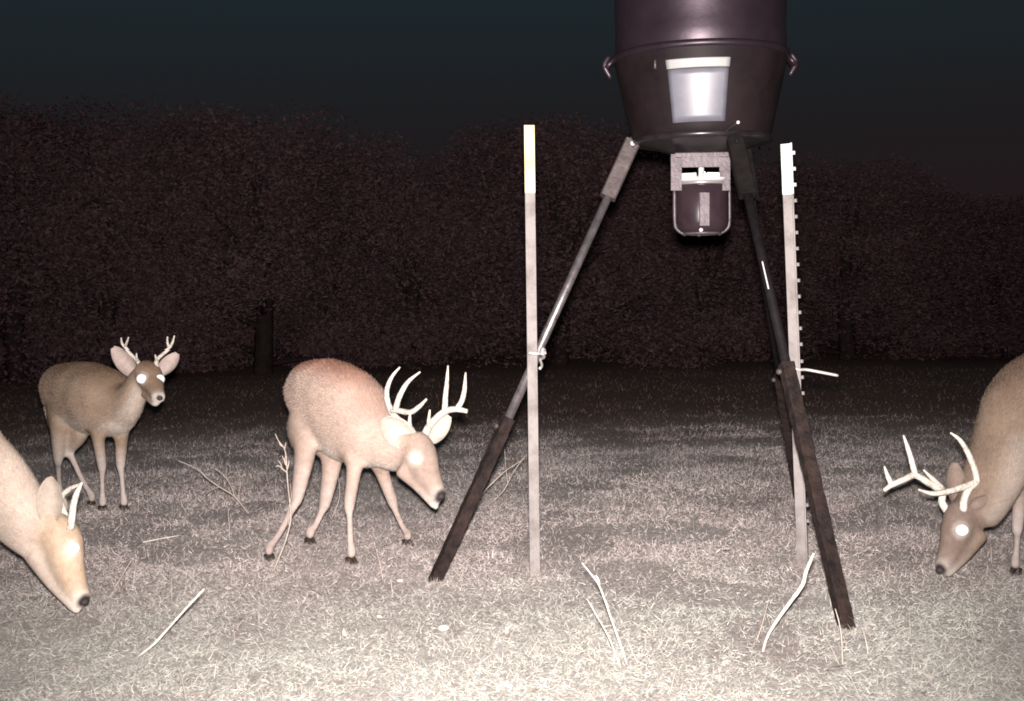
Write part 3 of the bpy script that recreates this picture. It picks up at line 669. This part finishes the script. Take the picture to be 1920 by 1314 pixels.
    # pale eye-ring marking, also painting in the glow around the eye shine
    de = np.linalg.norm(co-np.array(eye), axis=1); ke = np.clip((.040-de)/.014, 0, 1)[:, None]*.55; C = C*(1-ke)+np.array(white)*ke
    # ears joined on
    fb = np.empty(len(body.loops), np.int32); body.loops.foreach_get('vertex_index', fb)
    quads = [tuple(p.vertices) for p in body.polygons]
    VV = [tuple(p) for p in co]; CC = [tuple(c) for c in C]
    for (bs, tp, fc, wd_) in ears:
        v, f, c = ear_geo(bs, tp, fc, wd_, sidec, earin or white); o_ = len(VV); VV += [tuple(p) for p in v]; CC += [tuple(x) for x in c]; quads += [tuple(i+o_ for i in q) for q in f]
    fm = bpy.data.meshes.new('deer'); fm.from_pydata(VV, [], quads); fm.update()
    at = fm.color_attributes.new('Col', 'FLOAT_COLOR', 'POINT'); c4 = np.ones((len(VV), 4), np.float32); c4[:, :3] = np.clip(np.array(CC), .01, .95); at.data.foreach_set('color', c4.ravel())
    fm.shade_smooth(); fm.materials.append(M_fur); bpy.data.meshes.remove(body)
    fz = [pts[-1] for _, pts in legs]; loc = Vector((sum(p.x for p in fz)/4, sum(p.y for p in fz)/4, 0))
    root = empty('deer', loc); tag(root, label, 'deer', 'white-tailed bucks feeding at night')
    bo = mesh_obj('body', fm, root)
    # short coat of hairs
    fm.calc_loop_triangles(); nt_ = len(fm.loop_triangles); tri = np.empty(nt_*3, np.int32); fm.loop_triangles.foreach_get('vertices', tri); tri = tri.reshape(-1, 3)
    tri = tri[(tri < nb).all(1)]
    A, B, D = co[tri[:, 0]], co[tri[:, 1]], co[tri[:, 2]]; ar = np.linalg.norm(np.cross(B-A, D-A), axis=1)
    pick = rng.choice(len(tri), nhair, p=ar/ar.sum()); r1_, r2_ = rng.random(nhair), rng.random(nhair); fl_ = r1_+r2_ > 1; r1_[fl_], r2_[fl_] = 1-r1_[fl_], 1-r2_[fl_]
    P = A[pick]+(B-A)[pick]*r1_[:, None]+(D-A)[pick]*r2_[:, None]; i0 = tri[pick, 0]
    N_ = no[i0]; fl_ = T[i0]-N_*(T[i0]*N_).sum(1)[:, None]; fl_ /= np.linalg.norm(fl_, axis=1)[:, None]+1e-6
    dr = fl_+N_*.17+rng.normal(0, .16, (nhair, 3)); dr /= np.linalg.norm(dr, axis=1)[:, None]
    sdv = np.cross(dr, N_); sdv /= np.linalg.norm(sdv, axis=1)[:, None]+1e-6
    ln = H[i0]*(.6+.7*rng.random(nhair)); wdv = .0006+.0006*rng.random(nhair)
    P0 = P-N_*.001
    vs = np.stack([P0-sdv*wdv[:, None], P0+sdv*wdv[:, None], P0+dr*ln[:, None]], 1).reshape(-1, 3)
    hc = np.clip(C[i0]*(.78+.44*rng.random((nhair, 1))), .01, .95)
    mesh_obj('fur', np_mesh('fur', vs, np.arange(nhair*3).reshape(-1, 3), M_hair, np.repeat(hc, 3, 0)), root)['kind'] = 'stuff'
    # eyes: the side seen, and its mirror across the head
    hsn = Vector(hs).normalized(); e1 = Vector(eye); ecv = Vector(eyec); lat = (e1-ecv).dot(hsn); e2 = ecv-hsn*lat*.86+(e1-ecv-hsn*lat)*.35
    if eye2 is not None: e2 = Vector(eye2)
    for e_ in (e1, e2):
        bm = bmesh.new(); out = (e_-ecv).normalized(); 
        rot = out.to_track_quat('Z', 'Y').to_matrix().to_4x4()
        bmesh.ops.create_uvsphere(bm, u_segments=20, v_segments=12, radius=1, matrix=Matrix.Translation(e_) @ rot @ Matrix.Diagonal((.0215*scale, .0195*scale, .012*scale, 1)))
        from_bm('eye', bm, M_eye, root)
    if nose:
        p, r_, dirn = nose; bm = bmesh.new(); rot = Vector(dirn).to_track_quat('Z', 'Y').to_matrix().to_4x4()
        bmesh.ops.create_uvsphere(bm, u_segments=16, v_segments=10, radius=1, matrix=Matrix.Translation(Vector(p)-Vector(dirn).normalized()*r_*.25) @ rot @ Matrix.Diagonal((r_*.62, r_*.5, r_*.40, 1)))
        from_bm('nose', bm, M_nose, root)
    for chains in antlers:
        bm = bmesh.new()
        for pts, rs in chains:
            if isinstance(rs, (int, float)): rs = [rs*(1-.72*(i/(len(pts)-1))**1.5) for i in range(len(pts))]
            tube(bm, pts, rs, 5, 9, .04)
        from_bm('antler', bm, M_antler, root)
    for kind, pts in legs:
        ho = mesh_obj('hoof', HOOF, root); p = pts[-1]; az = math.atan2(h.y, h.x)
        ho.matrix_parent_inverse = Matrix(); ho.location = Vector((p.x, p.y, max(p.z-.036, gz(p.x, p.y)-.010)))-loc; ho.rotation_euler = (0, 0, az)
    return root
def leg(hip, mid, hock, can, foot, kind):
    """hip, stifle / elbow, hock / knee, middle of cannon, ground point"""
    hip, mid, hock, can, foot = map(Vector, (hip, mid, hock, can, foot)); ft = foot+Vector((0, 0, .055)); end = foot+Vector((0, 0, .026))
    return (kind, [hip, (hip+mid)/2, mid, hock, hock*.6+can*.4, can*.6+ft*.4, ft, end])

# ---- central buck, head lowered to the right
hB = Vector((.66, -.75, 0)).normalized()
fRH, fLH, fRF, fLF = G(506, 1050), G(582, 1019), G(659, 1052), G(764, 1021)
def dep(p): return (p-CAM).dot(fw)
pal = ((.30, .165, .12), (.40, .305, .25), (.52, .47, .42), (.42, .345, .305), (.36, .275, .225), (.52, .48, .43))
hsB = Vector((-.62, -.78, .05)).normalized(); hdB = Vector((.80, -.52, .30)).normalized()
make_deer('central buck with tall white antlers, head lowered beside the feeder\'s left leg',
    torso=[(W(563, 762, 5.10), .055, .085), (W(577, 750, 5.06), .098, .138), (W(603, 748, 4.98), .128, .170), (W(632, 764, 4.90), .136, .190), (W(662, 786, 4.82), .140, .184), (W(692, 812, 4.75), .120, .140), (W(715, 828, 4.71), .095, .110)],
    neck=[(W(690, 808, 4.76), .105, .130), (W(718, 828, 4.70), .085, .104), (W(742, 840, 4.66), .068, .088), (W(762, 842, 4.63), .060, .078), (W(778, 838, 4.61), .052, .068)],
    head=[(W(773, 822, 4.62), .045, .054), (W(779, 836, 4.60), .057, .070), (W(786, 860, 4.58), .060, .078), (W(799, 888, 4.56), .046, .062), (W(813, 910, 4.545), .036, .042), (W(820, 924, 4.535), .033, .033), (W(825, 934, 4.53), .029, .027)],
    jaw=[(W(757, 876, 4.59), .042, .042), (W(783, 906, 4.57), .030, .026), (W(802, 930, 4.55), .023, .018), (W(815, 946, 4.54), .019, .014), (W(820, 952, 4.535), .013, .010)],
    hs=hsB, hd=hdB, heading=hB,
    legs=[leg(W(570, 780, 4.97), W(572, 845, 4.86), W(557, 930, 4.84), W(532, 990, (dep(fRH)+4.84)/2), fRH, 'hind'),
          leg(W(603, 800, 5.05), W(622, 860, 5.04), W(609, 940, 5.06), W(594, 985, 5.06), fLH, 'hind'),
          leg(W(664, 835, 4.74), W(664, 875, 4.70), W(655, 945, 4.71), W(656, 1000, 4.71), fRF, 'front'),
          leg(W(704, 840, 4.80), W(716, 885, 4.86), W(736, 940, 4.92), W(752, 985, 4.95), fLF, 'front')],
    ears=[(W(768, 832, 4.575), W(719, 784, 4.535), (-.1, -1, .15), .108), (W(808, 824, 4.64), W(843, 778, 4.70), (.25, -1, .1), .070)],
    eye=W(778, 858, 4.524), eyec=W(788, 858, 4.58), earin=(.50, .44, .38),
    antlers=[[([W(776, 815, 4.60), W(766, 800, 4.62), W(748, 786, 4.66), W(735, 772, 4.67), W(742, 768, 4.64), W(768, 772, 4.58), W(785, 762, 4.54), W(800, 747, 4.51)], [.015, .0135, .012, .011, .0115, .0105, .0085, .004]),
              ([W(735, 774, 4.67), W(726, 748, 4.68), W(726, 727, 4.69), W(735, 705, 4.70), W(750, 687, 4.70)], [.011, .0105, .0095, .007, .003]),
              ([W(741, 768, 4.64), W(750, 740, 4.63), W(765, 715, 4.62), W(788, 696, 4.60)], [.0115, .0105, .008, .003]), ([W(770, 808, 4.605), W(768, 790, 4.585), W(769, 771, 4.565)], [.010, .0075, .003])],
             [([W(796, 815, 4.62), W(803, 800, 4.63), W(818, 783, 4.64), W(835, 770, 4.64), W(855, 766, 4.61), W(876, 770, 4.58)], [.015, .0135, .013, .0125, .0115, .008]),
              ([W(834, 771, 4.64), W(835, 745, 4.65), W(838, 715, 4.66), W(840, 684, 4.66)], [.012, .0105, .008, .003]), ([W(856, 767, 4.61), W(866, 750, 4.60), W(871, 728, 4.59), W(873, 697, 4.58)], [.011, .010, .0085, .003]),
              ([W(804, 800, 4.625), W(804, 786, 4.61), W(806, 767, 4.60)], [.0095, .007, .003])]],
    pal=pal, nose=(W(829, 931, 4.512), .022, (.55, -.7, -.35)), tail=[(W(560, 745, 5.13), .022, .018), (W(556, 765, 5.17), .025, .016), (W(556, 800, 5.17), .015, .010)])

# ---- far young buck looking at the camera
hA = Vector((.70, -.71, 0)).normalized()
fa = [G(113, 940), G(172, 948), G(193, 957), G(233, 955)]
palA = ((.20, .135, .088), (.27, .20, .145), (.48, .42, .36), (.46, .40, .36), (.29, .21, .155), (.56, .51, .46))
hsA = Vector((-.93, -.36, 0)).normalized(); hdA = Vector((.15, -.55, .80)).normalized()
dA = dep(fa[2])
make_deer('forked young buck standing far left, ears spread, staring at the camera',
    torso=[(W(98, 738, dA+.36), .060, .080), (W(112, 734, dA+.31), .112, .135), (W(140, 736, dA+.21), .140, .158), (W(168, 745, dA+.11), .150, .168), (W(198, 755, dA+.01), .145, .162), (W(222, 764, dA-.06), .110, .130), (W(236, 764, dA-.10), .085, .105)],
    neck=[(W(216, 765, dA-.04), .095, .125), (W(236, 757, dA-.11), .076, .098), (W(250, 738, dA-.16), .062, .080), (W(262, 715, dA-.19), .055, .070), (W(268, 700, dA-.20), .05, .06)],
    head=[(W(270, 692, dA-.19), .050, .052), (W(275, 697, dA-.215), .060, .060), (W(281, 708, dA-.25), .061, .062), (W(289, 724, dA-.30), .045, .048), (W(294, 736, dA-.34), .035, .036), (W(297, 743, dA-.365), .032, .030), (W(298, 747, dA-.38), .027, .025)],
    jaw=[(W(277, 735, dA-.25), .034, .03), (W(286, 748, dA-.31), .026, .02), (W(291, 756, dA-.35), .019, .013), (W(293, 758, dA-.365), .013, .009)],
    hs=hsA, hd=hdA, heading=hA,
    legs=[leg(W(112, 755, dA+.22), W(110, 805, dA+.14), W(109, 858, dA+.18), W(110, 895, dep(fa[0])), fa[0], 'hind'),
          leg(W(150, 770, dA+.26), W(146, 815, dA+.16), W(130, 843, dA+.2), W(150, 895, dep(fa[1])), fa[1], 'hind'),
          leg(W(185, 785, dA-.02), W(184, 822, dA-.05), W(191, 872, dA-.02), W(192, 915, dA), fa[2], 'front'),
          leg(W(222, 785, dA-.02), W(227, 826, dA-.02), W(226, 870, dA), W(230, 912, dA+.01), fa[3], 'front')],
    ears=[(W(251, 700, dA-.2), W(211, 652, dA-.17), (.1, -1, .1), .082), (W(301, 698, dA-.22), W(333, 661, dA-.16), (-.1, -1, .1), .075)],
    eye=W(265, 709, dA-.312), eye2=W(300, 710, dA-.292), eyec=W(281, 708, dA-.24), earin=(.44, .36, .32),
    antlers=[[([W(263, 688, dA-.22), W(258, 676, dA-.21), W(245, 663, dA-.2), W(235, 652, dA-.2), W(229, 645, dA-.21), W(227, 634, dA-.22)], [.011, .0095, .008, .0075, .006, .003]), ([W(234, 651, dA-.2), W(238, 642, dA-.23), W(241, 633, dA-.25)], [.007, .0055, .003]), ([W(257, 675, dA-.22), W(256, 668, dA-.24), W(256, 661, dA-.25)], [.007, .005, .003])],
             [([W(293, 688, dA-.24), W(294, 674, dA-.22), W(304, 664, dA-.2), W(316, 654, dA-.19), W(323, 644, dA-.2), W(327, 630, dA-.22)], [.011, .0095, .008, .0075, .006, .003]), ([W(317, 652, dA-.19), W(314, 643, dA-.21), W(314, 632, dA-.23)], [.007, .0055, .003]), ([W(294, 675, dA-.23), W(292, 669, dA-.25), W(291, 664, dA-.26)], [.007, .005, .003])]],
    pal=palA, nose=(W(300, 746, dA-.405), .021, (.3, -.9, -.1)), tail=[(W(95, 728, dA+.38), .022, .018), (W(90, 750, dA+.42), .025, .016), (W(91, 780, dA+.41), .015, .010)], scale=1.15)

# ---- near buck at the left edge, muzzle in the grass
hC = Vector((.93, -.36, 0)).normalized()
dC = 3.95
fc = [G(-540, 1130), G(-610, 1180), G(-95, 1165), G(-150, 1120)]
palC = ((.42, .30, .225), (.49, .405, .335), (.62, .56, .49), (.50, .42, .35), (.46, .35, .25), (.60, .54, .47))
hsC = Vector((-.22, -.97, .02)).normalized(); hdC = Vector((.95, -.22, .25)).normalized()
make_deer('pale buck at the left edge with small curved antlers, muzzle down in the grass',
    torso=[(W(-640, 745, 4.42), .06, .09), (W(-600, 745, 4.40), .11, .15), (W(-500, 745, 4.34), .145, .175), (W(-380, 765, 4.26), .155, .185), (W(-260, 770, 4.18), .15, .180), (W(-170, 775, 4.11), .12, .150), (W(-120, 785, 4.07), .09, .125)],
    neck=[(W(-190, 775, 4.12), .11, .150), (W(-100, 812, 4.06), .098, .140), (W(-32, 878, 4.02), .088, .126), (W(16, 936, 3.98), .080, .118), (W(54, 984, 3.95), .070, .106), (W(78, 1008, 3.94), .060, .090)],
    head=[(W(92, 975, 3.95), .048, .052), (W(102, 992, 3.94), .058, .066), (W(115, 1020, 3.93), .060, .070), (W(126, 1062, 3.91), .048, .056), (W(140, 1098, 3.90), .038, .042), (W(149, 1116, 3.895), .034, .034), (W(155, 1129, 3.89), .030, .028)],
    jaw=[(W(72, 1034, 3.935), .046, .050), (W(101, 1085, 3.92), .034, .033), (W(126, 1119, 3.90), .026, .022), (W(143, 1140, 3.89), .021, .015), (W(149, 1146, 3.888), .014, .010)],
    hs=hsC, hd=hdC, heading=hC,
    legs=[leg(W(-570, 790, 4.32), W(-560, 880, 4.28), W(-590, 960, 4.30), W(-565, 1050, dep(fc[0])), fc[0], 'hind'),
          leg(W(-580, 790, 4.36), W(-580, 880, 4.3), W(-640, 970, 4.2), W(-622, 1080, dep(fc[1])), fc[1], 'hind'),
          leg(W(-190, 830, 4.05), W(-160, 910, 4.0), W(-120, 1010, 3.98), W(-105, 1090, dep(fc[2])), fc[2], 'front'),
          leg(W(-190, 830, 4.2), W(-180, 910, 4.2), W(-165, 1000, 4.18), W(-155, 1060, dep(fc[3])), fc[3], 'front')],
    earin=(.42, .36, .30),
    ears=[(W(91, 975, 3.885), W(95, 895, 3.85), (.15, -1, .1), .082), (W(112, 968, 3.99), W(112, 925, 4.06), (.2, -.6, .3), .05)],
    eye=W(137, 1027, 3.872), eyec=W(119, 1024, 3.928),
    antlers=[[([W(132, 990, 3.90), W(135, 968, 3.89), W(138, 945, 3.88), W(144, 924, 3.87), W(154, 903, 3.86)], [.0125, .0115, .0105, .009, .003])],
             [([W(126, 984, 3.97), W(121, 962, 3.98), W(114, 940, 3.99), W(118, 926, 3.98), W(134, 914, 3.96), W(154, 905, 3.93)], [.0125, .0105, .0095, .009, .0075, .003])]],
    pal=palC, nose=(W(162, 1129, 3.872), .022, (.8, -.45, -.3)), tail=[(W(-650, 730, 4.43), .022, .018), (W(-670, 755, 4.44), .025, .016), (W(-672, 800, 4.44), .015, .010)], nhair=120000)

# ---- right edge buck
hD = Vector((-.62, -.78, 0)).normalized()
fd = [G(2110, 1040), G(2080, 1075), G(1904, 1074), G(1975, 1046)]
palD = ((.145, .098, .070), (.205, .152, .112), (.34, .30, .26), (.40, .345, .315), (.19, .145, .118), (.40, .365, .325))
hsD = Vector((.50, -.86, .02)).normalized(); hdD = Vector((-.86, -.42, .28)).normalized()
make_deer('brown buck at the right edge grazing with branched antlers swept forward',
    torso=[(W(2068, 742, 4.92), .055, .085), (W(2050, 734, 4.88), .108, .140), (W(2010, 735, 4.77), .145, .182), (W(1965, 752, 4.64), .155, .205), (W(1925, 780, 4.52), .150, .195), (W(1896, 815, 4.43), .118, .150), (W(1884, 838, 4.39), .095, .120)],
    neck=[(W(1905, 805, 4.45), .108, .145), (W(1880, 850, 4.38), .092, .122), (W(1862, 897, 4.33), .082, .112), (W(1844, 938, 4.30), .072, .098), (W(1824, 964, 4.285), .060, .084)],
    head=[(W(1812, 946, 4.29), .046, .048), (W(1806, 962, 4.28), .056, .062), (W(1799, 985, 4.27), .058, .064), (W(1789, 1018, 4.26), .046, .054), (W(1777, 1044, 4.25), .035, .040), (W(1770, 1058, 4.245), .031, .032), (W(1765, 1067, 4.24), .027, .026)],
    jaw=[(W(1832, 996, 4.275), .044, .044), (W(1809, 1033, 4.26), .032, .029), (W(1789, 1060, 4.25), .023, .018), (W(1777, 1074, 4.242), .018, .013), (W(1773, 1078, 4.24), .012, .009)],
    hs=hsD, hd=hdD, heading=hD,
    legs=[leg(W(2040, 770, 4.72), W(2040, 850, 4.62), W(2070, 930, 4.68), W(2100, 985, dep(fd[0])), fd[0], 'hind'),
          leg(W(2035, 770, 4.86), W(2030, 850, 4.76), W(2065, 935, 4.6), W(2078, 1010, dep(fd[1])), fd[1], 'hind'),
          leg(W(1920, 850, 4.40), W(1915, 905, 4.36), W(1908, 985, 4.33), W(1906, 1030, dep(fd[2])), fd[2], 'front'),
          leg(W(1950, 850, 4.52), W(1955, 900, 4.5), W(1968, 970, 4.48), W(1973, 1010, dep(fd[3])), fd[3], 'front')],
    ears=[(W(1797, 944, 4.28), W(1790, 866, 4.36), (-.15, -1, .1), .070), (W(1822, 950, 4.225), W(1850, 930, 4.205), (.3, -.9, .3), .045)], earin=(.22, .17, .14),
    eye=W(1804, 993, 4.205), eyec=W(1797, 988, 4.268),
    antlers=[[([W(1806, 957, 4.24), W(1808, 935, 4.23), W(1816, 917, 4.23), W(1830, 902, 4.24), W(1829, 885, 4.24), W(1816, 850, 4.23), W(1800, 824, 4.22), W(1782, 810, 4.21)], [.0145, .013, .0125, .012, .011, .010, .0075, .003]),
              ([W(1830, 903, 4.24), W(1806, 912, 4.22), W(1775, 921, 4.20), W(1748, 924, 4.18), W(1722, 917, 4.16)], [.012, .0115, .0105, .0085, .003])],
             [([W(1776, 957, 4.29), W(1766, 940, 4.30), W(1768, 920, 4.30), W(1756, 913, 4.29), W(1738, 902, 4.28), W(1716, 890, 4.27), W(1695, 898, 4.25), W(1672, 908, 4.24), W(1657, 919, 4.23)], [.0145, .0130, .0125, .0125, .012, .0115, .011, .010, .006]),
              ([W(1716, 890, 4.27), W(1710, 865, 4.28), W(1702, 838, 4.28), W(1694, 815, 4.28)], [.0115, .010, .008, .003]), ([W(1672, 908, 4.24), W(1665, 893, 4.24), W(1658, 873, 4.24)], [.010, .008, .003]),
              ([W(1768, 914, 4.295), W(1750, 898, 4.27), W(1732, 880, 4.25)], [.009, .008, .003])]],
    pal=palD, nose=(W(1760, 1070, 4.222), .022, (-.65, -.6, -.35)), tail=[(W(2072, 728, 4.94), .022, .018), (W(2080, 750, 4.98), .025, .016), (W(2080, 790, 4.98), .015, .010)], nhair=110000)
